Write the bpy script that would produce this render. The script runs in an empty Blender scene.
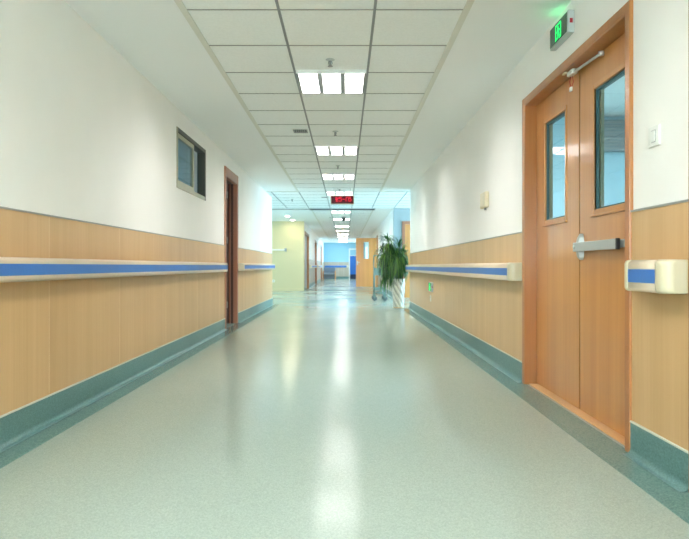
import bpy, bmesh, math, random
from mathutils import Vector, Matrix
random.seed(7)
S = bpy.context.scene
C = S.collection
PI = math.pi

# ------------------------------------------------------------------ materials
def nt(name):
    m = bpy.data.materials.new(name); m.use_nodes = True
    t = m.node_tree; t.nodes.clear()
    out = t.nodes.new('ShaderNodeOutputMaterial')
    b = t.nodes.new('ShaderNodeBsdfPrincipled')
    t.links.new(b.outputs[0], out.inputs[0])
    return m, t, b, out

def srgb(r, g, b):
    f = lambda c: (c/255/12.92) if c/255 <= .04045 else ((c/255+.055)/1.055)**2.4
    return (f(r), f(g), f(b), 1)

def mat(name, col, rough=.5, metal=0, spec=.5, coat=0, noise=0, nscale=40, emit=None, estr=0):
    m, t, b, out = nt(name)
    b.inputs['Base Color'].default_value = col
    b.inputs['Roughness'].default_value = rough
    b.inputs['Metallic'].default_value = metal
    b.inputs['Specular IOR Level'].default_value = spec
    b.inputs['Coat Weight'].default_value = coat
    b.inputs['Coat Roughness'].default_value = .08
    if noise:
        co = t.nodes.new('ShaderNodeTexCoord'); n = t.nodes.new('ShaderNodeTexNoise')
        n.inputs['Scale'].default_value = nscale; n.inputs['Detail'].default_value = 4
        r = t.nodes.new('ShaderNodeValToRGB')
        k = noise
        r.color_ramp.elements[0].position = .3; r.color_ramp.elements[1].position = .7
        r.color_ramp.elements[0].color = tuple(c*(1-k) for c in col[:3])+(1,)
        r.color_ramp.elements[1].color = tuple(min(1, c*(1+k)) for c in col[:3])+(1,)
        t.links.new(co.outputs['Object'], n.inputs['Vector'])
        t.links.new(n.outputs['Fac'], r.inputs[0]); t.links.new(r.outputs[0], b.inputs['Base Color'])
    if emit:
        b.inputs['Emission Color'].default_value = emit
        b.inputs['Emission Strength'].default_value = estr
    return m

def wood(name, c0, c1, rough, coat=0, stretch=(60, 60, 1.2), seam=None):
    m, t, b, out = nt(name)
    co = t.nodes.new('ShaderNodeTexCoord'); mp = t.nodes.new('ShaderNodeMapping')
    mp.inputs['Scale'].default_value = stretch
    n = t.nodes.new('ShaderNodeTexNoise'); n.inputs['Scale'].default_value = 1; n.inputs['Detail'].default_value = 6
    n.inputs['Roughness'].default_value = .65
    n2 = t.nodes.new('ShaderNodeTexNoise'); n2.inputs['Scale'].default_value = .12; n2.inputs['Detail'].default_value = 2
    mx = t.nodes.new('ShaderNodeMath'); mx.operation = 'MULTIPLY_ADD'; mx.inputs[1].default_value = .45
    mm = t.nodes.new('ShaderNodeMath'); mm.operation = 'MULTIPLY'; mm.inputs[1].default_value = .55
    r = t.nodes.new('ShaderNodeValToRGB')
    r.color_ramp.elements[0].position = .32; r.color_ramp.elements[1].position = .68
    r.color_ramp.elements[0].color = c0; r.color_ramp.elements[1].color = c1
    t.links.new(co.outputs['Object'], mp.inputs[0])
    t.links.new(mp.outputs[0], n.inputs['Vector']); t.links.new(mp.outputs[0], n2.inputs['Vector'])
    t.links.new(n2.outputs['Fac'], mm.inputs[0])
    t.links.new(n.outputs['Fac'], mx.inputs[0]); t.links.new(mm.outputs[0], mx.inputs[2])
    t.links.new(mx.outputs[0], r.inputs[0]); t.links.new(r.outputs[0], b.inputs['Base Color'])
    b.inputs['Roughness'].default_value = rough
    b.inputs['Coat Weight'].default_value = coat; b.inputs['Coat Roughness'].default_value = .14
    return m

def speckle(name, c0, c1, rough, scale, coat=0, bump=0, spec=.5):
    m, t, b, out = nt(name)
    co = t.nodes.new('ShaderNodeTexCoord')
    v = t.nodes.new('ShaderNodeTexVoronoi'); v.inputs['Scale'].default_value = scale
    n = t.nodes.new('ShaderNodeTexNoise'); n.inputs['Scale'].default_value = scale*.8; n.inputs['Detail'].default_value = 5
    n3 = t.nodes.new('ShaderNodeTexNoise'); n3.inputs['Scale'].default_value = .9; n3.inputs['Detail'].default_value = 3
    for q in (v, n, n3): t.links.new(co.outputs['Object'], q.inputs['Vector'])
    sep = t.nodes.new('ShaderNodeSeparateColor'); t.links.new(v.outputs['Color'], sep.inputs[0])
    a = t.nodes.new('ShaderNodeMath'); a.operation = 'MULTIPLY_ADD'; a.inputs[1].default_value = .35
    h = t.nodes.new('ShaderNodeMath'); h.operation = 'MULTIPLY'; h.inputs[1].default_value = .65
    t.links.new(n.outputs['Fac'], h.inputs[0])
    t.links.new(sep.outputs[0], a.inputs[0]); t.links.new(h.outputs[0], a.inputs[2])
    r = t.nodes.new('ShaderNodeValToRGB')
    r.color_ramp.elements[0].position = .25; r.color_ramp.elements[1].position = .75
    r.color_ramp.elements[0].color = c0; r.color_ramp.elements[1].color = c1
    t.links.new(a.outputs[0], r.inputs[0]); t.links.new(r.outputs[0], b.inputs['Base Color'])
    mr = t.nodes.new('ShaderNodeMapRange'); mr.inputs[1].default_value = .3; mr.inputs[2].default_value = .7
    mr.inputs[3].default_value = rough*.85; mr.inputs[4].default_value = rough*1.15
    t.links.new(n3.outputs['Fac'], mr.inputs[0]); t.links.new(mr.outputs[0], b.inputs['Roughness'])
    b.inputs['Specular IOR Level'].default_value = spec
    b.inputs['Coat Weight'].default_value = coat; b.inputs['Coat Roughness'].default_value = .05
    if bump:
        n4 = t.nodes.new('ShaderNodeTexNoise'); n4.inputs['Scale'].default_value = 2.2; n4.inputs['Detail'].default_value = 2
        t.links.new(co.outputs['Object'], n4.inputs['Vector'])
        bu = t.nodes.new('ShaderNodeBump'); bu.inputs['Strength'].default_value = bump; bu.inputs['Distance'].default_value = .004
        t.links.new(n4.outputs['Fac'], bu.inputs['Height']); t.links.new(bu.outputs[0], b.inputs['Normal'])
    return m

def glass(name, tint=(1, 1, 1, 1)):
    m = bpy.data.materials.new(name); m.use_nodes = True
    t = m.node_tree; t.nodes.clear()
    out = t.nodes.new('ShaderNodeOutputMaterial')
    mix = t.nodes.new('ShaderNodeMixShader'); fr = t.nodes.new('ShaderNodeFresnel'); fr.inputs[0].default_value = 1.5
    tr = t.nodes.new('ShaderNodeBsdfTransparent'); tr.inputs[0].default_value = tint
    gl = t.nodes.new('ShaderNodeBsdfGlossy'); gl.inputs['Roughness'].default_value = .02
    ge = t.nodes.new('ShaderNodeNewGeometry'); iv = t.nodes.new('ShaderNodeMath'); iv.operation = 'SUBTRACT'; iv.inputs[0].default_value = 1
    mu = t.nodes.new('ShaderNodeMath'); mu.operation = 'MULTIPLY'   # an uncoated pane reflects once, at its front face
    t.links.new(ge.outputs['Backfacing'], iv.inputs[1]); t.links.new(fr.outputs[0], mu.inputs[0]); t.links.new(iv.outputs[0], mu.inputs[1])
    t.links.new(mu.outputs[0], mix.inputs[0]); t.links.new(tr.outputs[0], mix.inputs[1]); t.links.new(gl.outputs[0], mix.inputs[2])
    t.links.new(mix.outputs[0], out.inputs[0])
    return m

def leafmat(name):
    m, t, b, out = nt(name)
    g = t.nodes.new('ShaderNodeNewGeometry'); r = t.nodes.new('ShaderNodeValToRGB')
    r.color_ramp.elements[0].color = srgb(18, 56, 14); r.color_ramp.elements[1].color = srgb(104, 148, 50)
    e = r.color_ramp.elements.new(.55); e.color = srgb(38, 94, 28)
    t.links.new(g.outputs['Random Per Island'], r.inputs[0]); t.links.new(r.outputs[0], b.inputs['Base Color'])
    b.inputs['Roughness'].default_value = .4
    return m

M = {}
M['white']   = mat('white_wall_paint', srgb(245, 243, 238), .55, noise=.012, nscale=3)
M['soffit']  = mat('white_ceiling_paint', srgb(246, 248, 247), .6)
M['tile']    = mat('ceiling_tile', srgb(246, 248, 246), .75, noise=.03, nscale=60)
M['tbar']    = mat('ceiling_grid_metal', srgb(138, 142, 142), .5)
M['tbar2']   = mat('ceiling_grid_shadow_gap', srgb(150, 152, 148), .6)  # thin grey cross bars of the ceiling grid
M['angle']   = mat('ceiling_edge_angle', srgb(222, 222, 212), .5)
M['dado']    = wood('maple_panel', srgb(194, 155, 106), srgb(208, 171, 122), .38, .15)
M['dadofar'] = wood('grey_wood_panel', srgb(168, 158, 140), srgb(186, 176, 158), .45)
M['seam']    = mat('panel_seam', srgb(226, 198, 152), .5)
M['cap']     = mat('grey_metal_edge', srgb(150, 152, 146), .4)
M['door']    = wood('oak_door_veneer', srgb(186, 120, 52), srgb(210, 147, 78), .32, .5, (45, 45, .9))
M['frame']   = wood('oak_frame', srgb(164, 102, 50), srgb(186, 122, 66), .3, .4, (40, 40, 1))
M['framedk'] = wood('red_brown_frame', srgb(146, 92, 66), srgb(172, 114, 84), .4, .15, (40, 40, 1))
M['doordk']  = wood('dark_brown_door', srgb(70, 42, 30), srgb(92, 58, 42), .4, .2, (40, 40, 1))  # dark brown carries the shade of an unlit doorway
M['sill']    = wood('light_wood_threshold', srgb(205, 158, 104), srgb(220, 176, 122), .35, .2, (40, 1, 40))
M['floor']   = speckle('speckled_vinyl_floor', srgb(142, 157, 147), srgb(166, 179, 168), .17, 210, coat=0, bump=.03, spec=.13)
M['band']    = speckle('teal_vinyl_border', srgb(84, 116, 110), srgb(118, 148, 141), .2, 170, bump=.05)
M['base']    = speckle('teal_vinyl_base', srgb(72, 112, 110), srgb(108, 144, 140), .36, 170)
M['basecap'] = mat('pale_base_trim', srgb(205, 208, 196), .5)
M['rail']    = mat('cream_vinyl', srgb(222, 202, 176), .38, noise=.01)
M['railcap'] = mat('pale_yellow_plastic', srgb(213, 203, 172), .35)
M['blue']    = mat('blue_vinyl', srgb(52, 112, 186), .4, noise=.03, nscale=60)
M['steel']   = mat('brushed_steel', srgb(190, 194, 192), .4, .4)
M['alu']     = mat('aluminium', srgb(205, 208, 205), .32, .6)
M['black']   = mat('black_plastic', srgb(22, 22, 24), .5)
M['gap']     = mat('dark_door_gap', srgb(40, 26, 18), .8)
M['glass']   = glass('clear_glass', srgb(236, 248, 250))
M['tint']    = glass('tinted_glass', srgb(205, 222, 226))
M['gasket']  = mat('teal_glazing_gasket', srgb(72, 104, 108), .5)
M['bronze']  = mat('bronze_window_metal', srgb(160, 155, 128), .4, .3)
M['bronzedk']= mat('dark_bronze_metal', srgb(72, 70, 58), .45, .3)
M['plastic'] = mat('white_plastic', srgb(232, 232, 226), .35)
M['beige']   = mat('beige_plastic', srgb(222, 208, 176), .45)
M['grey']    = mat('grey_plastic', srgb(150, 152, 150), .45)
M['silver']  = mat('silver_sign_housing', srgb(188, 194, 190), .35, .3)
M['signface']= mat('dark_green_sign_face', srgb(52, 78, 62), .25, emit=srgb(60, 110, 80), estr=.03)
M['green']   = mat('lit_green_symbol', srgb(20, 220, 90), .4, emit=(.0, 1, .2, 1), estr=.28)
M['glow']    = mat('green_sign_lamp', srgb(20, 220, 90), .4, emit=(.05, 1, .3, 1), estr=2)  # added glowing strip that tints the ceiling above the exit sign
M['red']     = mat('red_plastic', srgb(170, 24, 36), .4)
M['led']     = mat('red_led', srgb(130, 6, 22), .5, emit=(.9, .004, .03, 1), estr=.42)
M['ledface'] = mat('dark_red_display', srgb(40, 8, 10), .35, spec=.15, emit=(.15, .005, .01, 1), estr=.1)
M['lamp']    = mat('lit_light_panel', srgb(250, 250, 250), .4, emit=(1, .985, .985, 1), estr=16)
M['louvreblade'] = mat('white_louvre_blade', srgb(240, 240, 238), .4)
M['down']    = mat('lit_warm_lamp', srgb(255, 245, 220), .4, emit=(1, .88, .62, 1), estr=45)
M['cream']   = mat('cream_wall_paint', srgb(204, 193, 152), .6)
M['bluewall']= mat('pale_blue_paint', srgb(146, 192, 212), .6)
M['greywall'] = mat('pale_grey_blue_paint', srgb(150, 160, 163), .6)
M['cyan']    = mat('cyan_room_paint', srgb(172, 208, 220), .6)
M['bluedoor']= mat('bright_blue_door', srgb(24, 104, 190), .5)
M['navy']    = mat('dark_navy', srgb(20, 36, 66), .6)
M['leaf']    = leafmat('plant_leaves')
M['stem']    = mat('plant_stem', srgb(92, 82, 48), .7, noise=.2)
M['soil']    = mat('potting_soil', srgb(48, 36, 26), .9, noise=.3)
M['pot']     = mat('white_ceramic_pot', srgb(226, 222, 208), .3)
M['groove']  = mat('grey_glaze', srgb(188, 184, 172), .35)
M['cart']    = mat('grey_green_metal', srgb(106, 128, 124), .4, .3)
M['rubber']  = mat('dark_rubber', srgb(78, 88, 88), .7)
M['bench']   = mat('grey_blue_upholstery', srgb(112, 130, 146), .8, noise=.08)
M['louvre']  = mat('grey_louvre', srgb(140, 150, 154), .5)

# ------------------------------------------------------------------ mesh builder
class MB:
    def __init__(s): s.bm = bmesh.new(); s.mats = []
    def mi(s, m):
        if m not in s.mats: s.mats.append(m)
        return s.mats.index(m)
    def box(s, x0, x1, y0, y1, z0, z1, m, bev=0, seg=2):
        b = bmesh.new()
        bmesh.ops.create_cube(b, size=1)
        bmesh.ops.scale(b, vec=(abs(x1-x0), abs(y1-y0), abs(z1-z0)), verts=b.verts)
        bmesh.ops.translate(b, vec=((x0+x1)/2, (y0+y1)/2, (z0+z1)/2), verts=b.verts)
        if bev: bmesh.ops.bevel(b, geom=b.edges[:], offset=bev, segments=seg, affect='EDGES', profile=.5)
        s._merge(b, m); return s
    def _merge(s, b, m, mtx=None):
        k = s.mi(m); vm = {}
        for v in b.verts: vm[v] = s.bm.verts.new(mtx @ v.co if mtx else v.co)
        for f in b.faces:
            try:
                nf = s.bm.faces.new([vm[v] for v in f.verts]); nf.material_index = k; nf.smooth = f.smooth
            except ValueError: pass
        b.free()
    def sections(s, rings, m, cap=True, smooth=True, closed=True):
        k = s.mi(m); R = [[s.bm.verts.new(p) for p in r] for r in rings]
        n = len(R[0])
        for a, b in zip(R, R[1:]):
            for i in range(n if closed else n-1):
                f = s.bm.faces.new((a[i], a[(i+1) % n], b[(i+1) % n], b[i])); f.material_index = k; f.smooth = smooth
        if cap and closed:
            f = s.bm.faces.new(list(reversed(R[0]))); f.material_index = k
            f = s.bm.faces.new(R[-1]); f.material_index = k
        return s
    def lathe(s, c, prof, m, seg=20, axis='z', twist=None):
        rings = []
        for r, h in prof:
            ring = []
            for i in range(seg):
                a = 2*PI*i/seg; rr = r
                if twist: rr = r*(1+twist[0]*math.cos(twist[1]*(a + twist[2]*h)))
                if axis == 'z': p = (c[0]+rr*math.cos(a), c[1]+rr*math.sin(a), c[2]+h)
                elif axis == 'x': p = (c[0]+h, c[1]+rr*math.cos(a), c[2]+rr*math.sin(a))
                else: p = (c[0]+rr*math.cos(a), c[1]+h, c[2]+rr*math.sin(a))
                ring.append(Vector(p))
            rings.append(ring)
        return s.sections(rings, m)
    def tube(s, pts, r, m, seg=8):
        pts = [Vector(p) for p in pts]; rings = []
        for i, p in enumerate(pts):
            d = (pts[min(i+1, len(pts)-1)]-pts[max(i-1, 0)]).normalized()
            u = d.cross(Vector((0, 0, 1)) if abs(d.z) < .9 else Vector((1, 0, 0))).normalized(); w = d.cross(u)
            rr = r[i] if isinstance(r, (list, tuple)) else r
            rings.append([p+rr*(math.cos(2*PI*k/seg)*u+math.sin(2*PI*k/seg)*w) for k in range(seg)])
        return s.sections(rings, m)
    def prism(s, poly, f0, f1, m):
        """poly in 2-D, f0/f1 map (a,b)->3-D"""
        return s.sections([[Vector(f0(*p)) for p in poly], [Vector(f1(*p)) for p in poly]], m, smooth=False)
    def build(s, name, parent=None, loc=(0, 0, 0)):
        bmesh.ops.recalc_face_normals(s.bm, faces=s.bm.faces)
        me = bpy.data.meshes.new(name); s.bm.to_mesh(me); s.bm.free()
        for m in s.mats: me.materials.append(M[m])
        o = bpy.data.objects.new(name, me); C.objects.link(o)
        if parent: o.parent = parent
        o.location = loc
        return o

def thing(name, label, cat, loc=(0, 0, 0), group=None, rz=0):
    o = bpy.data.objects.new(name, None); C.objects.link(o); o.location = loc; o.rotation_euler.z = rz
    o['label'] = label; o['category'] = cat; o['kind'] = 'thing'
    if group: o['group'] = group
    return o
def struct(o, label=None):
    o['kind'] = 'structure'
    if label: o['label'] = label
    return o
def dup(root, loc, label=None, rz=None):
    def cp(o, par=None):
        c = o.copy(); C.objects.link(c)
        if par: c.parent = par
        for k in list(kids.get(o, [])): cp(k, c)
        return c
    kids = {}
    for o in bpy.data.objects:
        if o.parent: kids.setdefault(o.parent, []).append(o)
    r = cp(root); r.location = loc
    if label: r['label'] = label
    if rz is not None: r.rotation_euler.z = rz
    return r

# ------------------------------------------------------------------ dimensions
XL, XR, CZ = -1.705, 1.378, 2.51
WL, WR = -1.86, 1.53            # far faces of the corridor walls
YN = -4.0                       # wall behind the viewer
DZL, DZR = 1.185, 1.158         # top of wood dado
FXL, FXR = -1.48, 1.36          # far corridor walls

def wall_y(mb, x0, x1, ya, yb, z0, z1, opens, m):
    """wall running along y with rectangular openings (y0,y1,z0,z1)"""
    y = ya
    for (a, b, c, d) in sorted(opens):
        if a > y: mb.box(x0, x1, y, a, z0, z1, m)
        if c > z0: mb.box(x0, x1, a, b, z0, c, m)
        if d < z1: mb.box(x0, x1, a, b, d, z1, m)
        y = b
    if y < yb: mb.box(x0, x1, y, yb, z0, z1, m)
def wall_x(mb, y0, y1, xa, xb, z0, z1, opens, m):
    x = xa
    for (a, b, c, d) in sorted(opens):
        if a > x: mb.box(x, a, y0, y1, z0, z1, m)
        if c > z0: mb.box(a, b, y0, y1, z0, c, m)
        if d < z1: mb.box(a, b, y0, y1, d, z1, m)
        x = b
    if x < xb: mb.box(x, xb, y0, y1, z0, z1, m)

# ------------------------------------------------------------------ shell
b = MB(); b.box(-6.2, 6.2, YN-.2, 42.2, -.12, 0, 'floor'); b.box(-2, 3, 41, 44, -.12, -.001, 'floor'); struct(b.build('floor'))
b = MB()
b.box(-6.2, WR, YN-.2, 12.5, CZ, CZ+.1, 'soffit'); b.box(-6.2, 6.2, 12.5, 43.5, CZ, CZ+.1, 'soffit')
ceil = struct(b.build('ceiling'))
TX0, TX1 = -1.0, .75
GX = [-.415, .186]
T = .004
b = MB(); b.box(TX0, TX1, YN, 12.75, CZ-T, CZ+.001, 'tile'); b.box(-3.4, 2.55, 12.75, 16.4, CZ-T, CZ+.001, 'tile'); b.box(-.95, .80, 17.0, 40.9, CZ-T, CZ+.001, 'tile')
struct(b.build('ceiling_tiles', ceil))
b = MB()
for gx in GX: b.box(gx-.009, gx+.009, YN, 40.9, CZ-T-.004, CZ-T+.001, 'tbar')
for gx in (-2.8, -2.2, -1.6, -1.0, .75, 1.35, 1.95): b.box(gx-.01, gx+.01, 12.76, 16.4, CZ-T-.003, CZ-T+.001, 'tbar')
k = -14
while True:
    y = 4.9+.6*k; k += 1
    if y < YN: continue
    if y > 40.8: break
    if 16.35 < y < 17.05: continue
    xa, xb = (TX0, TX1) if y < 12.75 else ((-3.4, 2.55) if y < 16.4 else (-.95, .8))
    b.box(xa, xb, y-.006, y+.006, CZ-T-.003, CZ-T+.001, 'tbar2')
struct(b.build('ceiling_grid', ceil))
b = MB()
for s, gx in ((1, TX0), (-1, TX1)):
    b.box(gx-.03*s, gx+.012*s, YN, 12.75, CZ-.012, CZ+.001, 'angle')
b.box(-3.4, TX0, 12.73, 12.77, CZ-.012, CZ+.001, 'angle'); b.box(TX1, 2.55, 12.73, 12.77, CZ-.012, CZ+.001, 'angle')
for gx in (-.95, .8): b.box(gx-.02, gx+.02, 17.0, 40.9, CZ-.010, CZ+.001, 'angle')
struct(b.build('trim_1'))
b = MB(); b.box(-5.9, -1.0, 16.62, 16.75, CZ-.02, CZ+.001, 'cap'); struct(b.build('trim_2'))

# left wall
LW = (5.98, 7.22, 1.695, 2.315)         # window
LD = (8.40, 9.27, 0, 2.19)              # door opening
b = MB(); wall_y(b, WL, XL, YN, 13.8, 0, CZ, [LW, LD], 'white'); wl = struct(b.build('wall_left'))
# right wall
D1 = (2.87, 4.50, 0, 2.13)
D3 = (1.40, 2.283, 0, 2.10)
b = MB(); wall_y(b, XR, WR, YN, 12.5, 0, 3.1, [D3, D1], 'white'); wr = struct(b.build('wall_right'))
# dado panels
def dado(par, side, y0, y1, ztop, m='dado', x=None):
    b = MB(); t = .008
    xw = x if x is not None else (XL if side < 0 else XR)
    xi = xw-side*t
    b.box(min(xw, xi), max(xw, xi), y0, y1, .15, ztop, m)
    xi2 = xw-side*(t+.006)
    b.box(min(xw, xi2), max(xw, xi2), y0, y1, ztop-.001, ztop+.008, 'cap')
    o = b.build('wood_dado', par); o['kind'] = 'structure'
    return o
seams = [-3.1, -1.9, -.7, .5, 2.2, 3.39, 4.45, 5.6, 6.8, 8.0, 9.9, 11.1, 12.3]
for y0, y1 in ((YN, 8.33), (9.34, 13.8)): dado(wl, -1, y0, y1, DZL)
for y0, y1 in ((YN, 1.34), (2.343, 2.825), (4.545, 12.5)): dado(wr, 1, y0, y1, DZR)
b = MB()
for y in seams: b.box(XL, XL+.0086, y-.002, y+.002, .17, DZL-.002, 'seam')
struct(b.build('panel_seam', wl))
b = MB()
for y in (5.75, 6.95, 8.15, 9.35, 10.55, 11.75): b.box(XR-.0086, XR, y-.002, y+.002, .17, DZR-.002, 'seam')
struct(b.build('panel_seam', wr))

# coved baseboards and floor border
def base(name, side, y0, y1, x, h=.155, m='base'):
    prof = [(0, h), (.014, h), (.014, .031)]
    for i in range(1, 7):
        a = PI/2*i/6; prof.append((.014+.026*(1-math.cos(a)), .031-.027*math.sin(a)))
    prof += [(.052, .0042), (.054, 0), (0, 0)]
    b = MB()
    b.sections([[Vector((x-side*p, y, q)) for p, q in prof] for y in (y0, y1)], m, smooth=False)
    b.box(min(x, x-side*.0165), max(x, x-side*.0165), y0, y1, h-.001, h+.007, 'basecap')
    o = b.build(name); struct(o)
    for p in o.data.polygons:
        p.use_smooth = False
    return o
base('baseboard_left', -1, YN, 8.33, XL); base('baseboard_left', -1, 9.34, 13.8, XL)
for y0, y1 in ((YN, 1.34), (2.343, 2.825), (4.545, 12.5)): base('baseboard_right', 1, y0, y1, XR)
b = MB(); b.box(XL, XL+.175, YN, 13.8, 0, .003, 'band'); struct(b.build('floor_border_left'))
b = MB(); b.box(XR-.18, XR, YN, 12.5, 0, .003, 'band'); struct(b.build('floor_border_right'))
b = MB(); wall_x(b, YN-.15, YN, WL, WR, 0, CZ, [(-1.35, 1.05, .5, 2.3)], 'white'); struct(b.build('wall_back'))  # opening added to let fill light in behind the viewer

# ------------------------------------------------------------------ side spaces
# room behind the double door
b = MB()
b.box(4.6, 4.75, .9, 8.45, 0, 3.05, 'cyan'); struct(b.build('wall_side_room'))
b = MB(); b.box(WR, 4.6, .75, .9, 0, 3.05, 'cyan'); struct(b.build('wall_side_room'))
b = MB(); b.box(WR, 4.6, 8.3, 8.45, 0, 3.05, 'cyan'); struct(b.build('wall_side_room'))
b = MB(); b.box(WR, 4.75, .75, 8.45, 3.0, 3.1, 'soffit'); struct(b.build('ceiling_side_room'))
b = MB()
b.box(3.5, 4.5, 8.2, 8.298, 2.5, 2.93, 'louvre')
for i in range(9): b.box(3.5, 4.5, 8.185, 8.2, 2.52+i*.045, 2.545+i*.045, 'grey')
lv = b.build('mounted_louvre'); lv['label'] = 'grey slatted unit seen through the right leaf window of the double door'; lv['category'] = 'air vent'; lv['kind'] = 'thing'
# room behind left window / door
b = MB()
b.box(-4.6, -4.45, 4, 12.15, 0, CZ, 'bluewall'); b.box(-4.45, WL, 4, 4.15, 0, CZ, 'bluewall'); b.box(-4.45, WL, 12, 12.15, 0, CZ, 'bluewall')
struct(b.build('wall_left_room'))
# lobby left and cross corridor right
b = MB(); wall_y(b, -6.15, -6.0, 13.65, 21.45, 0, CZ, [(14.2, 19.8, .9, 2.3)], 'white'); struct(b.build('wall_lobby_left'))
b = MB(); b.box(-6, WL, 13.65, 13.8, 0, CZ, 'white'); struct(b.build('wall_lobby_near'))
b = MB(); b.box(-6, FXL, 21.3, 21.45, 0, CZ, 'cream'); b.box(-6, FXL-.002, 21.285, 21.3, 0, .09, 'cream'); struct(b.build('wall_lobby_far'))
b = MB(); b.box(WR, 6, 12.35, 12.5, 0, CZ, 'white'); struct(b.build('wall_cross_near'))
D5 = (1.66, 2.54, 0, 2.08)
b = MB(); wall_x(b, 16.5, 16.65, FXR, 6, 0, CZ, [D5], 'greywall'); struct(b.build('wall_cross_far'))
b = MB(); wall_y(b, 6.0, 6.15, 12.35, 16.65, 0, CZ, [(12.7, 16.3, .5, 2.35)], 'white'); struct(b.build('wall_cross_end'))
# far corridor
FD = [(21.65, 24.1), (29.0, 30.6), (35.8, 37.3)]
b = MB(); wall_y(b, FXL-.15, FXL, 21.45, 41.0, 0, CZ, [(a+.08, c-.08, 0, 2.1) for a, c in FD], 'white'); wfl = struct(b.build('wall_far_left'))
D4 = (24.42, 25.30, 0, 2.12)
b = MB(); wall_y(b, FXR, FXR+.15, 16.65, 41.0, 0, CZ, [D4, (35.5, 39.5, .9, 2.2)], 'white'); wfr = struct(b.build('wall_far_right'))  # the long opening is added, unseen, for fill at the far end
b = MB(); wall_y(b, 5.0, 5.15, 21.9, 28.1, 0, CZ, [(23, 27, .9, 2.3)], 'white'); b.box(FXR+.15, 5, 21.9, 22.05, 0, CZ, 'white'); b.box(FXR+.15, 5, 27.95, 28.1, 0, CZ, 'white'); struct(b.build('wall_daylit_room'))
D6 = (.33, 1.13, 0, 2.05)
b = MB(); wall_x(b, 41.0, 41.15, FXL-.15, FXR+.15, 0, CZ, [D6], 'bluewall'); wfe = struct(b.build('wall_far_end'))
for par, x, sd, segs in ((wfl, FXL, -1, [(21.45, 21.65), (24.1, 29.0), (30.6, 35.8), (37.3, 41)]), (wfr, FXR, 1, [(16.65, 24.35), (25.37, 41)])):
    for y0, y1 in segs:
        dado(par, sd, y0, y1, 1.17 if sd < 0 or y0 < 20 else .88, 'dadofar', x); base('baseboard_far', sd, y0, y1, x)
b = MB(); b.box(FXL, D6[0]-.06, 40.992, 41.0, .14, 1.17, 'dadofar'); b.box(FXL, D6[0]-.06, 40.99, 41.0, 1.17, 1.18, 'cap'); struct(b.build('wood_dado', wfe))
b = MB(); b.box(FXL+.02, D6[0]-.06, 40.975, 41.0, 0, .17, 'base'); b.box(FXL+.02, D6[0]-.06, 40.85, 40.98, 0, .004, 'band'); struct(b.build('baseboard_far_end'))

# ------------------------------------------------------------------ doors
def frame_y(name, side, x, op, m, wth=.06, depth=.15, proud=.018, label=None, head=None):
    """door frame in a wall running along y; side=+1 wall on the right"""
    b = MB(); y0, y1, _, z1 = op
    xa = x-side*proud; xb = x+side*depth
    f = lambda u, v, w, t, c, d: b.box(min(u, v), max(u, v), w, t, c, d, m, .004)
    g = .012
    f(xa, x+side*.012, y0-wth, y0+.001, 0, z1+(head or wth)); f(xa, x+side*.012, y1-.001, y1+wth, 0, z1+(head or wth))
    f(xa+side*.0005, x+side*.012, y0-.003, y1+.003, z1-.001, z1+(head or wth)-.0005)
    f(xa+side*.003, xb, y0-.004, y0+g, 0, z1); f(xa+side*.003, xb, y1-g, y1+.004, 0, z1)
    f(xa+side*.0035, xb-side*.0005, y0+g-.003, y1-g+.003, z1-g, z1+.002)
    o = b.build(name); struct(o, label); return o

# door 1: oak double door on the right
d1 = frame_y('door_1', 1, XR, D1, 'frame', .045, label='oak double door with tall glass panels on the right wall')
LX = 1.455
b = MB(); b.box(XR+.02, WR, D1[0]+.012, D1[1]-.012, 0, .008, 'sill', .002); b.build('threshold', d1)
def leaf(y0, y1, gy0, gy1, gz0, gz1):
    b = MB(); x0, x1 = LX, LX+.045; z0, z1 = .012, D1[3]-.016
    wall_y(b, x0, x1, y0, y1, z0, z1, [(gy0, gy1, gz0, gz1)], 'door')
    o = b.build('door_leaf', d1)
    b = MB(); w = .028; px = x0-.006
    for a, c, e, h in ((gy0-w, gy0, gz0-w, gz1+w), (gy1, gy1+w, gz0-w, gz1+w), (gy0, gy1, gz1, gz1+w), (gy0, gy1, gz0-w, gz0)):
        b.box(px, x0+.012, a, c, e, h, 'door', .004)
    b.box(px-.008, x0+.003, gy0-w-.004, gy1+w+.004, gz0-w-.014, gz0-w, 'door', .003)
    b.build('glazing_bead', o)
    b = MB(); q = .009
    for a, c, e, h in ((gy0, gy0+q, gz0, gz1), (gy1-q, gy1, gz0, gz1), (gy0, gy1, gz1-q, gz1), (gy0, gy1, gz0, gz0+q)):
        b.box(x0+.008, x1-.004, a, c, e, h, 'gasket')
    b.box(x0+.024, x1-.002, gy1-.03, gy1-q, gz0, gz1, 'bronze')
    b.build('window_gasket', o)
    b = MB(); b.box(x0+.016, x0+.022, gy0, gy1, gz0, gz1, 'glass'); b.build('glass_pane', o)
    return o
l_far = leaf(3.675, 4.487, 3.90, 4.29, 1.228, 1.93)
l_near = leaf(2.884, 3.658, 3.06, 3.445, 1.228, 1.93)
b = MB(); b.box(LX+.004, LX+.05, 3.6585, 3.6745, .012, 2.085, 'gap'); b.build('meeting_stile', d1)  # dark strip standing in for shade in the gap between the leaves
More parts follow.
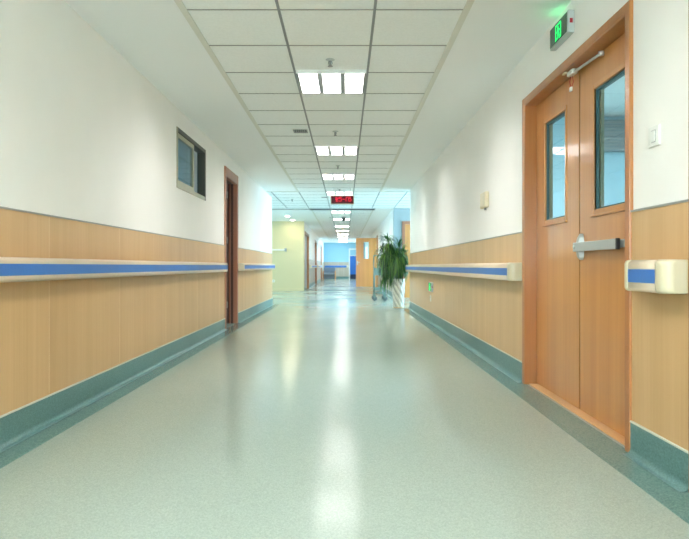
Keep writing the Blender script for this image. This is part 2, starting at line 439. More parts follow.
# panic bar on the near leaf
b = MB()
b.box(1.396, 1.412, 3.05, 3.625, .988, 1.042, 'steel', .004)
b.box(1.422, 1.4555, 2.90, 3.62, .998, 1.038, 'steel', .003)
b.box(1.395, 1.414, 3.036, 3.052, .986, 1.044, 'black', .003)
b.box(1.41, 1.424, 3.12, 3.60, 1.0, 1.03, 'black', .002)
bar = b.build('panic_bar', l_near)
b = MB()
rings = []
for z, w, dp in ((.938, .012, .014), (.955, .024, .026), (.985, .028, .034), (1.045, .028, .034), (1.075, .024, .026), (1.098, .012, .014)):
    rings.append([Vector((1.456, 3.622-w, z)), Vector((1.456, 3.622+w, z)), Vector((1.456-dp, 3.622+w*.7, z)), Vector((1.456-dp, 3.622-w*.7, z))])
b.sections(rings, 'steel', smooth=False)
b.lathe((1.39, 3.60, 1.015), [(.0, 0), (.012, .001), (.013, .004), (.013, .01), (0, .011)], 'steel', 12, 'x')
b.build('latch_case', l_near)
# overhead stay (door selector) on the head of the frame
b = MB()
b.box(1.39, 1.428, 3.62, 3.71, 2.082, 2.114, 'alu', .008)
b.tube([(1.41, 3.65, 2.096), (1.43, 3.31, 2.088)], .008, 'steel', 10)
b.lathe((1.43, 3.30, 2.076), [(.0, 0), (.015, .001), (.016, .008), (.015, .022), (0, .024)], 'alu', 12)
b.box(1.372, 1.39, 3.69, 3.735, 2.103, 2.114, 'beige', .002)
sel = b.build('overhead_stay', d1)
b = MB()
b.tube([(1.41, 3.69, 2.085), (1.405, 3.695, 2.05), (1.41, 3.69, 2.015)], .0025, 'red', 6)
b.tube([(1.415, 3.68, 2.085), (1.42, 3.674, 2.045), (1.412, 3.685, 2.015)], .002, 'red', 6)
b.box(1.404, 1.416, 3.675, 3.705, 1.99, 2.017, 'plastic', .003)
b.build('hanging_tag', sel)

# door 2: red-brown door on the left
d2 = frame_y('door_2', -1, XL, LD, 'framedk', .065, .045, .02, head=.125, label='narrow red-brown door in the left wall')
b = MB(); b.box(-1.855, -1.825, 8.415, 9.255, .01, 2.175, 'doordk', .003)  # leaf coloured dark to look like an unlit opening
b.box(-1.812, -1.79, 9.235, 9.26, 0, 2.178, 'framedk'); b.box(-1.812, -1.79, 8.41, 8.43, 0, 2.178, 'framedk')
lf2 = b.build('door_leaf', d2)
b = MB()
b.box(WL, XL-.045, LD[0]-.004, LD[0]+.012, 0, LD[3], 'doordk'); b.box(WL, XL-.045, LD[1]-.012, LD[1]+.004, 0, LD[3], 'doordk'); b.box(WL, XL-.045, LD[0]+.012, LD[1]-.012, LD[3]-.012, LD[3]+.003, 'doordk')  # lining darkened so the doorway reads as shaded
b.build('door_lining', d2)
for z in (.25, 1.25, 1.95): b = MB(); b.box(-1.826, -1.815, 9.12, 9.16, z, z+.1, 'steel', .003); b.build('hinge', lf2)
# door 3: only the far jamb edge at the right border
d3 = frame_y('door_3', 1, XR, D3, 'framedk', .06, .15, .018, label='brown door frame at the right edge beside the handrail stub')
b = MB(); b.box(LX, LX+.04, D3[0]+.014, D3[1]-.014, .01, D3[3]-.014, 'door', .003); b.build('door_leaf', d3)
# door 4: frame plus open leaf across the far corridor
d4 = frame_y('door_4', 1, FXR, D4, 'frame', label='open orange door leaf standing across the far corridor')
b = MB(); gx0, gx1 = .80, 1.02
wall_x(b, 25.27, 25.31, .47, 1.335, .01, 2.10, [(gx0, gx1, 1.22, 1.93)], 'door')
lf = b.build('door_leaf', d4)
b = MB()
for a, c, e, h in ((gx0-.03, gx0, 1.19, 1.96), (gx1, gx1+.03, 1.19, 1.96), (gx0, gx1, 1.93, 1.96), (gx0, gx1, 1.19, 1.22)): b.box(a, c, 25.26, 25.27, e, h, 'door', .003)
b.build('glazing_bead', lf)
b = MB(); b.box(gx0, gx1, 25.285, 25.295, 1.22, 1.93, 'glass'); b.build('glass_pane', lf)
b = MB(); b.box(.50, .545, 25.255, 25.27, .95, 1.12, 'steel', .004); b.tube([(.52, 25.262, 1.05), (.52, 25.21, 1.05), (.63, 25.205, 1.05)], .011, 'steel'); b.build('door_handle', lf)
# door 5 in the cross corridor
b = MB(); w = .07
b.box(D5[0]-w, D5[0]+.012, 16.47, 16.62, 0, D5[3]+w, 'framedk', .004); b.box(D5[1]-.012, D5[1]+w, 16.47, 16.62, 0, D5[3]+w, 'framedk', .004); b.box(D5[0]+.012, D5[1]-.012, 16.47, 16.62, D5[3]-.012, D5[3]+w, 'framedk', .004)
d5 = struct(b.build('door_5'), 'brown door in the wall behind the potted plant')
b = MB(); b.box(D5[0]+.014, D5[1]-.014, 16.54, 16.58, .01, D5[3]-.014, 'door', .003); b.build('door_leaf', d5)
# door 6 at the corridor end
b = MB(); w = .06
b.box(D6[0]-w, D6[0]+.01, 40.97, 41.15, 0, D6[3]+w, 'plastic', .004); b.box(D6[1]-.01, D6[1]+w, 40.97, 41.15, 0, D6[3]+w, 'plastic', .004); b.box(D6[0]+.01, D6[1]-.01, 40.97, 41.15, D6[3]-.01, D6[3]+w, 'plastic', .004)
d6 = struct(b.build('door_6'), 'white door frame with a bright blue door at the corridor end')
b = MB(); b.box(D6[0]+.012, D6[1]-.012, 41.07, 41.1, .32, 1.62, 'bluedoor'); b.box(D6[0]+.012, D6[1]-.012, 41.07, 41.1, 0, .32, 'navy'); b.box(D6[0]+.012, D6[1]-.012, 41.07, 41.1, 1.62, D6[3]-.012, 'bluewall'); b.box(D6[0]+.012, D6[1]-.012, 41.06, 41.1, 1.6, 1.64, 'plastic')
b.build('door_leaf', d6)
# doors along the far left wall
for i, (a, c) in enumerate(FD):
    op = (a+.08, c-.08, 0, 2.1)
    d = frame_y('door_%d' % (7+i), -1, FXL, op, 'frame', .08, .14, .02, label=['brown framed doorway just past the cream wall', 'brown framed door midway along the far left wall', 'brown framed door nearest the bench on the far left wall'][i])
    b = MB(); b.box(FXL-.12, FXL-.08, op[0]+.014, op[1]-.014, .01, 2.085, 'greywall' if i == 0 else 'door', .003); b.build('door_leaf', d)

# window in the left wall
y0, y1, z0, z1 = LW; ym = 6.72
b = MB(); w = .045
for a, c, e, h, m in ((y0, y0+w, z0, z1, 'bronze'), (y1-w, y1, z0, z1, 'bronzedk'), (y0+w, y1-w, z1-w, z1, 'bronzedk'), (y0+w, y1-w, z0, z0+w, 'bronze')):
    b.box(XL-.09, XL+.006, a, c, e, h, m, .003)
win = struct(b.build('window_1'), 'bronze framed sliding window high on the left wall')
def sash(ya, yb, xc, m, w=.05):
    b = MB()
    for a, c, e, h in ((ya, ya+w, z0+.04, z1-.04), (yb-w, yb, z0+.04, z1-.04), (ya+w, yb-w, z1-.04-w, z1-.04), (ya+w, yb-w, z0+.04, z0+.04+w)):
        b.box(xc-.012, xc+.012, a, c, e, h, m, .003)
    o = b.build('sliding_sash', win)
    b = MB(); b.box(xc-.003, xc+.003, ya+w, yb-w, z0+.04+w, z1-.04-w, 'tint'); b.build('glass_pane', o)
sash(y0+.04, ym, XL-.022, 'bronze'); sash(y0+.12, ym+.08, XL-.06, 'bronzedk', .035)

# ------------------------------------------------------------------ handrails
def rail(label, side, x, y0, y1, zc, h=.128, caps=(True, True), group='wall handrails with a blue stripe', d=.098):
    root = thing('handrail', label, 'handrail', (x, (y0+y1)/2, 0), group)
    ym = (y0+y1)/2
    def prof(dd, hh):
        P = [(0, -hh/2)]; r = .02
        for i in range(7):
            a = -PI/2+PI/2*i/6; P.append((max(.001, dd-r)+min(r, dd)*math.cos(a), -hh/2+r+r*math.sin(a)))
        for i in range(7):
            a = PI/2*i/6; P.append((max(.001, dd-r)+min(r, dd)*math.cos(a), hh/2-r+r*math.sin(a)))
        P.append((0, hh/2)); return P
    def ring(dd, hh, y): return [Vector((-side*p, y-ym, zc+q)) for p, q in prof(dd, hh)]
    cl = .06
    ya, yb = y0+(cl if caps[0] else 0), y1-(cl if caps[1] else 0)
    b = MB(); b.sections([ring(d, h, ya), ring(d, h, yb)], 'rail'); b.build('rail', root)
    b = MB(); xs = sorted((-side*(d-.004), -side*(d+.0025)))
    b.box(xs[0], xs[1], ya-ym+.002, yb-ym-.002, zc-.029, zc+.029, 'blue', .001); b.build('blue_stripe', root)
    for on, ye, s in ((caps[0], ya, -1), (caps[1], yb, 1)):
        if not on: continue
        b = MB(); R = []
        for t in (0, .3, .55, .75, .88, .96, 1.0):
            u = max(0, (t-.35)/.65); k = math.sqrt(max(0, 1-u*u))
            R.append(ring(.002+d*(.62+.38*k)+.001 if t < 1 else d*.55, h*(.94+.06*k)+.002, ye+s*cl*t))
        b.sections(R, 'railcap'); b.build('end_cap', root)
    return root
rail('long cream handrail with blue stripe nearest on the left wall', -1, XL+.008, YN+.05, 8.06, .882, .122, (True, False))
rail('short cream handrail with blue stripe past the left door', -1, XL+.008, 9.34, 13.55, .884, .122)
rail('cream handrail with blue stripe on the right wall beyond the double door', 1, XR-.008, 4.57, 12.40, .855, .142, (True, False))
rail('short handrail stub between the double door and the right picture edge', 1, XR-.008, 2.36, 2.715, .857, .138)
rail('far left handrail between the first two brown framed doors', -1, FXL+.008, 24.2, 28.9, .88, .13)
rail('far left handrail between the last two brown framed doors', -1, FXL+.008, 30.7, 35.7, .88, .13)
r = thing('handrail', 'blue handrail across the pale blue end wall behind the bench', 'handrail', (-.55, 41, 0), 'wall handrails with a blue stripe')
b = MB(); b.box(-.86, .80, -.09, -.008, .80, .93, 'blue', .02); b.build('rail', r)
b = MB(); b.box(.66, .80, -.094, -.008, .795, .935, 'railcap', .02); b.build('end_cap', r)

# ------------------------------------------------------------------ ceiling lights
def ceiling_light():
    r = thing('ceiling_light', 'x', 'ceiling light', (0, 0, CZ-T), 'square recessed ceiling lights')
    b = MB(); H = .29; t = .018
    gaps = [-.29, -.27, -.117, -.075, .075, .117, .27, .29]
    b.box(-H, H, -H, -H+t, -.023, 0, 'plastic', .002); b.box(-H, H, H-t, H, -.023, 0, 'plastic', .002)
    for i in range(0, 8, 2): b.box(gaps[i], gaps[i+1], -H+t, H-t, -.023, 0, 'grey', .002)
    b.box(-H, H, -H, H, -.001, .0005, 'plastic')
    b.build('light_frame', r)
    for i in range(3):
        xa, xb = gaps[1+2*i], gaps[2+2*i]
        b = MB(); b.box(xa, xb, -H+t, H-t, -.004, -.002, 'lamp'); p = b.build('lamp_panel', r)
        b = MB()
        for q in range(17): b.box(xa, xb, -H+t+.032*(q+1)-.001, -H+t+.032*(q+1)+.001, -.022, -.004, 'louvreblade')
        b.build('louvre_blades', r)
    return r
lx = -.1145
ly = [v-.06 for v in (-1.1, 1.9, 5.2, 8.2, 10.6, 13.0, 17.5, 20.2, 23.8, 26.8, 29.8, 32.8, 36.4, 39.4)]
names = [None, None, 'ceiling light nearest the camera between two near sprinklers', 'second lit ceiling light from the camera, beside the small vent', 'third lit ceiling light from the camera', 'fourth lit ceiling light just behind the red display sign',
         'ceiling light just beyond the dark linear grille', 'ceiling light just behind the dome camera', 'second ceiling light beyond the dome camera', 'third ceiling light beyond the dome camera', 'fourth ceiling light beyond the dome camera', 'third ceiling light from the far end wall', 'second ceiling light from the far end wall', 'ceiling light closest to the far blue end wall']
names[0] = 'ceiling light behind the viewer, farther one'; names[1] = 'ceiling light overhead just behind the view'  # two out-of-view fixtures added to light the near corridor
proto = ceiling_light()
for i, y in enumerate(ly):
    lab = 'white three-panel ' + names[i]
    if i == 0: proto.location = (lx, y, CZ-T); proto['label'] = lab
    else: dup(proto, (lx, y, CZ-T), lab)

# sprinklers
def sprinkler(label, loc):
    r = thing('ceiling_sprinkler', label, 'sprinkler', loc, 'ceiling sprinklers')
    b = MB(); b.lathe((0, 0, 0), [(0, -.012), (.018, -.012), (.036, -.004), (.038, 0), (0, 0)], 'steel', 16); b.build('escutcheon', r)
    b = MB(); b.lathe((0, 0, 0), [(0, -.05), (.004, -.05), (.009, -.03), (.011, -.012), (0, -.011)], 'grey', 10); b.lathe((0, 0, 0), [(0, -.047), (.005, -.046), (.005, -.036), (0, -.035)], 'red', 8)
    for s in (-1, 1): b.tube([(s*.010, 0, -.012), (s*.016, 0, -.03), (s*.004, 0, -.052)], .003, 'grey', 6)
    b.build('nozzle', r)
    b = MB(); b.lathe((0, 0, 0), [(0, -.056), (.02, -.056), (.02, -.052), (0, -.051)], 'grey', 14); b.build('deflector', r)
    return r
sp = sprinkler('sprinkler in the tile just in front of the nearest ceiling light', (lx, 4.6, CZ-T+.002))
for y, x, l in ((7.05, lx, 'sprinkler between the first and second ceiling lights'), (9.45, lx, 'sprinkler between the second and third ceiling lights'), (12.35, lx, 'sprinkler right above the red display sign'), (14.2, -1.27, 'sprinkler on the lobby ceiling left of the grid')):
    dup(sp, (x, y, CZ-T+.002), l)

# ceiling vents
def vent(label, loc):
    r = thing('ceiling_vent', label, 'vent', loc, 'small ceiling vents')
    b = MB(); w, h = .095, .11
    for a, c, e, f in ((-w, w, -h, -h+.012), (-w, w, h-.012, h), (-w, -w+.012, -h+.012, h-.012), (w-.012, w, -h+.012, h-.012)): b.box(a, c, e, f, -.008, 0, 'plastic', .002)
    b.build('vent_frame', r)
    b = MB(); b.box(-w+.012, w-.012, -h+.012, h-.012, -.001, 0, 'black')
    for i in range(7): b.box(-w+.02+i*.024, -w+.03+i*.024, -h+.012, h-.012, -.006, -.001, 'grey')
    b.build('grille', r)
    return r
v = vent('small slotted ceiling vent left of the second ceiling light', (-.53, 7.02, CZ-T))
dup(v, (-.47, 13.8, CZ-T), 'small ceiling vent left of the red display sign'); dup(v, (-.45, 19.5, CZ-T), 'small ceiling vent left of the dome camera')

r = thing('linear_grille', 'long dark slotted linear grille across the ceiling behind the red sign', 'air vent', (-.08, 16.7, CZ))
b = MB()
b.box(-.93, .93, -.17, -.15, -.02, 0, 'grey'); b.box(-.93, .93, .15, .17, -.02, 0, 'grey'); b.box(-.93, -.91, -.15, .15, -.02, 0, 'grey'); b.box(.91, .93, -.15, .15, -.02, 0, 'grey'); b.build('grille_frame', r)
b = MB(); b.box(-.91, .91, -.15, .15, -.004, 0, 'black')
for i in range(5): b.box(-.91, .91, -.13+i*.06, -.12+i*.06, -.018, -.004, 'black')
b.build('slot', r)

# downlights in the lobby
def down(label, loc):
    r = thing('downlight', label, 'ceiling light', loc, 'round lobby downlights')
    b = MB(); b.lathe((0, 0, 0), [(.09, 0), (.1, -.002), (.098, -.01), (.082, -.012), (.08, -.003), (.08, 0)], 'plastic', 24); b.build('trim_ring', r)
    b = MB(); b.lathe((0, 0, 0), [(0, -.006), (.08, -.006), (.08, -.002), (0, -.002)], 'down', 24); b.build('lamp', r)
    return r
dl = down('round lit downlight farther from the cream wall', (-1.86, 19.0, CZ)); dup(dl, (-1.84, 20.75, CZ), 'round lit downlight closest to the cream wall')

# dome camera
r = thing('dome_camera', 'small dark dome camera hanging under the far corridor ceiling', 'camera', (-.05, 19.3, CZ-T))
b = MB(); b.lathe((0, 0, 0), [(0, 0), (.075, 0), (.075, -.04), (0, -.042)], 'grey', 20); b.build('mount', r)
b = MB(); b.lathe((0, 0, -.04), [(.07, 0), (.068, -.03), (.05, -.07), (.025, -.1), (0, -.108)], 'black', 20); b.build('dome', r)

# ------------------------------------------------------------------ signs
r = thing('display_sign', 'red lit display sign hanging from the ceiling tiles', 'sign', (-.055, 12.0, 2.245), 'x')
del r['group']
W, Hh = .475, .18
b = MB()
b.box(-W/2, W/2, .01, .07, -Hh/2, Hh/2, 'silver', .004)
for a, c, e, f in ((-W/2, W/2, Hh/2-.012, Hh/2), (-W/2, W/2, -Hh/2, -Hh/2+.012), (-W/2, -W/2+.012, -Hh/2+.012, Hh/2-.012), (W/2-.012, W/2, -Hh/2+.012, Hh/2-.012)): b.box(a, c, -.002, .012, e, f, 'beige', .002)
b.build('sign_housing', r)
b = MB(); b.box(-W/2+.01, W/2-.01, .004, .012, -Hh/2+.01, Hh/2-.01, 'ledface'); b.build('display_face', r)
b = MB()
def seg(x0, x1, z0_, z1_): b.box(x0, x1, .001, .006, z0_, z1_, 'led')
def glyph(ox, rows, s=.013):
    for j, row in enumerate(rows):
        for i, ch in enumerate(row):
            if ch == '#': seg(ox+i*s, ox+i*s+s*.92, .045-j*s, .045-j*s+s*.92)
glyph(-.145, ['  #  ', '#### ', '  # #', ' ### ', '#### ', '  #  ', '  # #', ' # # '])
glyph(-.075, ['#####', '#    ', '#### ', '    #', '    #', '#   #', ' ### '])
glyph(.0, ['', '', '', '####', '', '', ''])
glyph(.07, [' ##', '#  ', '#  ', '#  ', '#  ', '#  ', '#  '])
glyph(.12, [' ### ', '#    ', '#### ', '#   #', '#   #', '#   #', ' ### '])
b.build('led_text', r)
b = MB()
for x in (-.17, .17): b = MB(); b.tube([(x, .04, Hh/2-.005), (x, .04, CZ-T-2.245)], .006, 'steel', 8); b.build('hanging_rod', r)

def exit_sign(name, label, y0, y1, z0, z1, x, th, group=None, glow_strip=False):
    r = thing(name, label, 'sign', (x, (y0+y1)/2, z0)); ym = (y0+y1)/2; L = y1-y0; Hh = z1-z0
    b = MB(); e = .045*L/.34
    b.box(-th, 0, -L/2, L/2, 0, Hh, 'silver', .005); b.build('sign_housing', r)
    b = MB(); b.box(-th-.002, -th+.002, -L/2+.022, L/2-.008, .012, Hh-.008, 'signface', .001); b.build('sign_face', r)
    # doorway symbol with running figure (u runs right as seen = -y)
    b = MB(); s = Hh/.14
    P = lambda u, v, dx: (-th-.0022-dx, -u*s, Hh/2+v*s)
    def poly(pts): b.prism(pts, lambda u, v: P(u, v, 0), lambda u, v: P(u, v, .002), 'green')
    q = lambda u0, u1, v0, v1: [(u0, v0), (u1, v0), (u1, v1), (u0, v1)]
    poly(q(-.048, -.038, -.052, .05)); poly(q(-.038, .048, .038, .05)); poly(q(.038, .048, -.052, .038))
    poly([(math.cos(a)*.010-.004, math.sin(a)*.010+.024) for a in [i*PI/5 for i in range(10)]])
    poly([(-.012, .012), (.012, .014), (.014, -.014), (-.004, -.018)])
    poly([(.012, .014), (.030, .004), (.032, -.004), (.010, .004)]); poly([(-.012, .012), (-.028, -.002), (-.024, -.010), (-.008, .002)])
    poly([(-.004, -.012), (.006, -.016), (-.012, -.036), (-.032, -.040), (-.032, -.048), (-.008, -.046)])
    poly([(.002, -.014), (.014, -.012), (.022, -.030), (.026, -.052), (.016, -.052), (.012, -.032)])
    b.build('exit_symbol', r)
    b = MB(); b.box(-th*.75, -th*.3, -L/2-.002, -L/2+.003, Hh*.42, Hh*.62, 'red', .001); b.build('indicator', r)
    if glow_strip:
        b = MB(); b.box(-th*.75, -th*.4, -L*.05, L*.3, Hh-.001, Hh+.003, 'glow'); b.build('top_lamp', r)  # glow strip added for the green cast overhead, no real sign part
    return r
exit_sign('exit_sign', 'lit green emergency exit sign above the oak double door', 3.545, 3.86, 2.303, 2.44, XR, .04, glow_strip=True)
exit_sign('exit_sign', 'small green exit sign low on the right dado under the handrail', 9.18, 9.50, .495, .645, XR-.008, .03)

# ------------------------------------------------------------------ wall fittings
r = thing('light_switch', 'white rocker light switch right of the oak double door', 'switch', (XR, 2.622, 1.475))
b = MB(); b.box(-.010, 0, -.045, .045, -.045, .045, 'plastic', .003); b.build('switch_plate', r)
b = MB(); b.box(-.016, -.008, -.017, .017, -.024, .024, 'plastic', .002); b.box(-.0115, -.009, -.019, .019, -.027, .027, 'grey'); b.build('rocker', r)
r = thing('light_switch', 'small white light switch at the far end of the left wall', 'switch', (XL, 12.75, 1.53))
b = MB(); b.box(0, .010, -.043, .043, -.06, .06, 'plastic', .003); b.build('switch_plate', r)
b = MB(); b.box(.008, .015, -.016, .016, -.022, .022, 'plastic', .002); b.build('rocker', r)
r = thing('wall_outlet', 'white outlet on the right dado below the small green sign', 'outlet', (XR-.008, 9.42, .385))
b = MB(); b.box(-.010, 0, -.043, .043, -.05, .05, 'plastic', .003); b.build('outlet_plate', r)
b = MB()
for z in (-.018, .018): b.box(-.012, -.009, -.015, .015, z-.008, z+.008, 'grey', .001)
b.build('socket', r)
r = thing('wall_outlet', 'white outlet low on the cream lobby wall', 'outlet', (-2.58, 21.3, .36))
b = MB(); b.box(-.045, .045, -.010, 0, -.045, .045, 'plastic', .003); b.build('outlet_plate', r)
b = MB(); b.box(-.015, .015, -.012, -.009, -.02, .02, 'grey', .001); b.build('socket', r)
r = thing('wall_box', 'beige control box high on the right wall beyond the double door', 'control box', (XR, 5.76, 1.54))
b = MB(); b.box(-.038, 0, -.11, .11, -.075, .075, 'beige', .008); b.build('case', r)
b = MB(); b.box(-.043, -.036, -.085, .085, -.06, .06, 'railcap', .004); b.build('front_cover', r)
b = MB(); b.box(-.02, -.004, -.02, .02, -.095, -.073, 'grey', .004); b.build('cable_boss', r)
r = thing('wall_rail', 'short cream wall rail with a dark end on the cream lobby wall', 'rail', (-2.3, 21.3, 1.48))
b = MB(); b.box(-.55, .12, -.05, -.02, -.025, .025, 'plastic', .008); b.box(-.5, -.46, -.03, 0, -.02, .02, 'plastic'); b.build('rail', r)
b = MB(); b.box(.12, .20, -.07, 0, -.06, .06, 'louvre', .012); b.build('end_bracket', r)

# ------------------------------------------------------------------ potted plant
PX, PY = 1.15, 12.75
r = thing('potted_plant', 'bushy drooping green plant in a white twisted pot at the right corner', 'plant', (PX, PY, 0))
b = MB()
prof = [(0, .012), (.105, .012), (.112, .02)] + [(.112+.026*(i/40), .02+.585*i/40) for i in range(1, 41)]
prof2 = [(.142, .612), (.142, .625), (.128, .625), (.122, .57), (0, .57)]
b.lathe((0, 0, 0), prof, 'pot', 96, twist=(.06, 8, 4.8)); b.lathe((0, 0, 0), [(.125, .59)]+prof2, 'pot', 40)
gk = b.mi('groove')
for f in b.bm.faces:                                  # groove shade painted grey in the hollows of the twist
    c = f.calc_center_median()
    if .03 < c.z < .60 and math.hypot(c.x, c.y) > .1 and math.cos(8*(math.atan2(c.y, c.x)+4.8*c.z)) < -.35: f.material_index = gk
b.build('pot', r)
b = MB(); b.lathe((0, 0, 0), [(0, 0), (.112, 0), (.118, .006), (.118, .014), (0, .014)], 'sill', 32); b.build('pot_saucer', r)
b = MB(); b.lathe((0, 0, .0), [(0, .571), (.121, .571), (.121, .575), (.06, .585), (0, .588)], 'soil', 24); b.build('soil', r)
canes = [((-.03, .02), (-.20, .02, 1.45)), ((.04, -.02), (.02, -.03, 1.32)), ((0, .05), (-.36, -.04, 1.22)), ((-.05, -.04), (-.08, -.1, 1.10)), ((.05, .04), (.08, .05, 1.18))]
leaves = MB(); lk = leaves.mi('leaf')
def leafstrip(p, az, up, L, w, droop):
    d = Vector((math.cos(az)*math.cos(up), math.sin(az)*math.cos(up), math.sin(up)))
    n = 7; pos = Vector(p); prev = None
    for i in range(n+1):
        t = i/n
        side = Vector((-d.y, d.x, 0))
        side = side.normalized() if side.length > 1e-4 else Vector((1, 0, 0))
        ww = w*(.35+1.3*t)*(1-t)**.75+.0008
        ww = w*min(1, .3+2.5*t)*max(.02, (1-t)**.6)
        up_ = side.cross(d)*.0
        c = leaves.bm.verts.new(pos - Vector((0, 0, ww*.35)))
        a = leaves.bm.verts.new(pos+side*ww); e = leaves.bm.verts.new(pos-side*ww)
        if prev:
            for (q0, q1, s0, s1) in ((prev[0], prev[1], a, c), (prev[1], prev[2], c, e)):
                f = leaves.bm.faces.new((q0, q1, s1, s0)); f.smooth = True; f.material_index = lk
        prev = (a, c, e)
        pos = pos+d*(L/n)
        d = (d+Vector((0, 0, -droop*(1.0+t)/n))).normalized()
for ci, (c0, c1) in enumerate(canes):
    p0 = Vector((c0[0], c0[1], .575)); p1 = Vector(c1)
    pts = [p0.lerp(p1, t)+Vector((.03*math.sin(t*5+ci), .03*math.cos(t*4+ci)-.03, 0))*t for t in [i/8 for i in range(9)]]
    b = MB(); b.tube(pts, [.016-.008*i/8 for i in range(9)], 'stem', 8); b.build('cane', r)
    n = [300, 250, 230, 130, 150][ci]
    for j in range(n):
        t = random.uniform(.25, 1)**.6
        k = t*8; i0 = min(7, int(k)); p = pts[i0].lerp(pts[i0+1], k-i0)
        az = random.uniform(0, 2*PI)
        if t > .93: leafstrip(p, az, random.uniform(.4, 1.35), random.uniform(.26, .40), random.uniform(.011, .017), random.uniform(1.0, 2.4))
        else: leafstrip(p, az, random.uniform(-.5, .6), random.uniform(.28, .52), random.uniform(.011, .018), random.uniform(2.5, 5.0))
# hanging trails at lower left
for j in range(90):
    leafstrip((random.uniform(-.34, -.12), random.uniform(-.12, .1), random.uniform(.62, .95)), random.uniform(0, 2*PI), random.uniform(-1.2, .1), random.uniform(.25, .45), random.uniform(.010, .016), random.uniform(3, 6))
leaves.build('foliage', r)
for ch in r.children:
    if ch.name.startswith('foliage'):
        lim = XR-.01-PX
        for vv in ch.data.vertices:
            if vv.co.x > .2: vv.co.x = .2+(vv.co.x-.2)*.12
            if vv.co.y < -.18: vv.co.y = -.18+(vv.co.y+.18)*.35

# ------------------------------------------------------------------ trolley
r = thing('trolley', 'grey green metal trolley on castors behind the potted plant', 'trolley', (.90, 15.5, 0))
hw, hd = .135, .26
for sx in (-1, 1):
    for sy in (-1, 1):
        b = MB(); top = 1.16 if sy > 0 else .86
        b.tube([(sx*hw, sy*hd, .166), (sx*hw, sy*hd, top)], .014, 'cart', 10); b.build('post', r)
b = MB(); b.tube([(-hw, hd, 1.15), (-hw, hd+.05, 1.18), (hw, hd+.05, 1.18), (hw, hd, 1.15)], .014, 'cart', 10); b.build('push_handle', r)
def tray(z, h, nm):
    b = MB(); b.box(-hw+.012, hw-.012, -hd+.012, hd-.012, z, z+.015, 'cart', .003)
    for a, c, e, f in ((-hw+.004, hw-.004, -hd, -hd+.012), (-hw+.004, hw-.004, hd-.012, hd), (-hw, -hw+.012, -hd+.012, hd-.012), (hw-.012, hw, -hd+.012, hd-.012)): b.box(a, c, e, f, z, z+h, 'cart', .003)
    b.build(nm, r)
tray(.66, .19, 'top_tray'); tray(.27, .06, 'bottom_shelf')
for y in (-hd, hd): b = MB(); b.tube([(-hw, y, .2), (hw, y, .2)], .014, 'cart'); b.build('cross_bar', r)
for sx in (-1, 1):
    for sy in (-1, 1):
        b = MB(); b.box(sx*hw-.02, sx*hw+.02, sy*hd-.022, sy*hd-.016, .07, .166, 'cart'); b.box(sx*hw-.02, sx*hw+.02, sy*hd+.016, sy*hd+.022, .07, .166, 'cart'); b.box(sx*hw-.02, sx*hw+.02, sy*hd-.022, sy*hd+.022, .16, .168, 'cart')
        ca = b.build('castor', r)
        b = MB(); b.lathe((sx*hw, sy*hd-.015, .061), [(0, 0), (.03, 0), (.052, .003), (.06, .008), (.06, .022), (.052, .027), (.03, .03), (0, .03)], 'rubber', 20, 'y'); b.build('wheel', ca)

# ------------------------------------------------------------------ bench by the end wall
r = thing('waiting_bench', 'grey blue upholstered bench with wooden ends by the far end wall', 'bench', (-1.0, 37.9, 0))
b = MB(); b.box(-.38, .38, -.42, .36, .30, .45, 'bench', .03); b.build('seat', r)
b = MB(); b.box(-.38, .38, .24, .42, .40, .80, 'bench', .04); b.build('backrest', r)
b = MB(); b.box(-.38, .38, -.36, .3, .08, .30, 'bench', .01); b.build('seat_base', r)
for s in (-1, 1):
    b = MB(); b.box(s*.385-.03 if s > 0 else s*.385-.03, s*.385+.03, -.45, .40, 0, .60, 'door', .01); b.build('wooden_end', r)

# ------------------------------------------------------------------ window fittings of the daylit ends
def win_x(n, x, op):
    y0, y1, z0, z1 = op; b = MB(); w = .05
    for a, c, e, h in ((y0, y0+w, z0, z1), (y1-w, y1, z0, z1), (y0, y1, z1-w, z1), (y0, y1, z0, z0+w), ((y0+y1)/2-w/2, (y0+y1)/2+w/2, z0+w, z1-w)): b.box(x+.04, x+.1, a, c, e, h, 'plastic')
    o = struct(b.build('window_%d' % n))
    b = MB(); b.box(x+.065, x+.07, y0+w, y1-w, z0+w, z1-w, 'glass'); b.build('glass_pane', o)
win_x(2, 6.0, (12.7, 16.3, .5, 2.35)); win_x(3, -6.15, (14.2, 19.8, .9, 2.3)); win_x(4, 5.0, (23, 27, .9, 2.3))

b = MB()
for a, c, e, h in ((-1.35, -1.3, .5, 2.3), (1.0, 1.05, .5, 2.3), (-1.3, 1.0, 2.25, 2.3), (-1.3, 1.0, .5, .55), (-.175, -.125, .55, 2.25)): b.box(a, c, YN-.1, YN-.05, e, h, 'plastic')
o = struct(b.build('window_5'))  # unseen window added around the rear fill light
b = MB(); b.box(-1.3, 1.0, YN-.08, YN-.075, .55, 2.25, 'glass'); b.build('glass_pane', o)
win_x(6, FXR, (35.5, 39.5, .9, 2.2))  # unseen window added for the far-end fill light
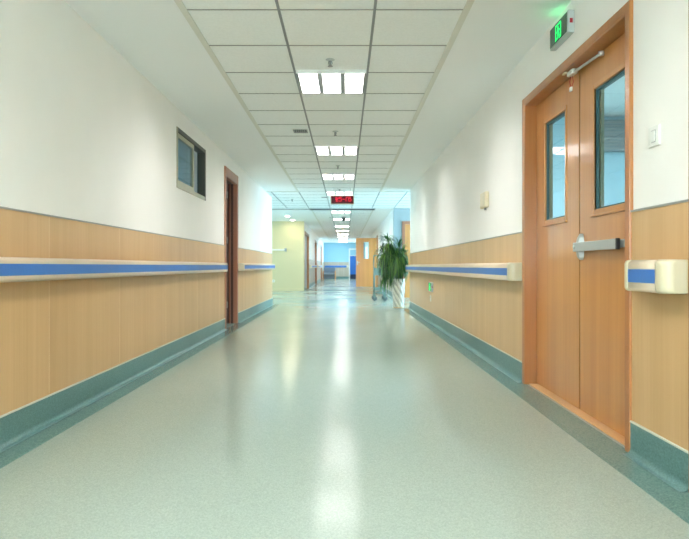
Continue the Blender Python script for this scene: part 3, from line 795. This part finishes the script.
# ------------------------------------------------------------------ lights
def area(name, loc, rot, sx, sy, power, col):
    l = bpy.data.lights.new(name, 'AREA'); l.shape = 'RECTANGLE'; l.size = sx; l.size_y = sy; l.energy = power; l.color = col
    o = bpy.data.objects.new(name, l); C.objects.link(o); o.location = loc; o.rotation_euler = rot
    return o
DAY = (.62, .82, 1)
area('daylight_cross', (6.35, 14.5, 1.5), (0, PI/2, 0), 1.9, 3.6, 190, DAY)
area('daylight_lobby', (-6.5, 17.0, 1.6), (0, -PI/2, 0), 1.4, 5.4, 65, DAY)
area('daylight_room', (5.3, 25.0, 1.6), (0, PI/2, 0), 1.4, 4.0, 150, DAY)
area('daylight_end', (1.9, 37.5, 1.6), (0, PI/2, 0), 1.3, 3.8, 60, DAY)  # added fill to brighten the end wall
area('daylight_back', (-.15, YN-.4, 1.5), (PI/2, 0, 0), 2.4, 1.8, 85, (.95, .97, 1))  # added fill for ceiling, walls and floor from behind the viewer
area('left_room_lamp', (-3.2, 9.0, 2.45), (0, 0, 0), 1.2, 3.0, 22, (.8, .92, 1))  # added fill so the left window pane looks blue-grey
area('side_room_lamp', (3.2, 5.0, 2.95), (0, 0, 0), 1.2, 3.0, 42, (.95, .97, 1))  # added area light without a fixture, brightens the room behind the glass

w = bpy.data.worlds.new('World'); S.world = w; w.use_nodes = True
w.node_tree.nodes['Background'].inputs[0].default_value = (.6, .82, 1, 1); w.node_tree.nodes['Background'].inputs[1].default_value = 1.2

# ------------------------------------------------------------------ camera
cd = bpy.data.cameras.new('camera'); cam = bpy.data.objects.new('camera', cd); C.objects.link(cam)
cam.location = (0, 0, .9); cam.rotation_euler = (PI/2, 0, 0)
cd.sensor_fit = 'HORIZONTAL'; cd.sensor_width = 36; cd.lens = 36*591/689
cd.shift_x = -.5/689; cd.shift_y = -3.5/689
cd.clip_start = .05; cd.clip_end = 100
cd.dof.use_dof = True; cd.dof.focus_distance = 4.2; cd.dof.aperture_fstop = 4.0
S.camera = cam
S.view_settings.view_transform = 'Standard'; S.view_settings.look = 'None'; S.view_settings.gamma = 1
S.view_settings.use_curve_mapping = False; S.view_settings.exposure = 1.98
S.cycles.use_denoising = True
S.cycles.max_bounces = 10; S.cycles.diffuse_bounces = 6; S.cycles.glossy_bounces = 4; S.cycles.transparent_max_bounces = 8
S.cycles.sample_clamp_indirect = 6; S.cycles.caustics_reflective = False; S.cycles.caustics_refractive = False
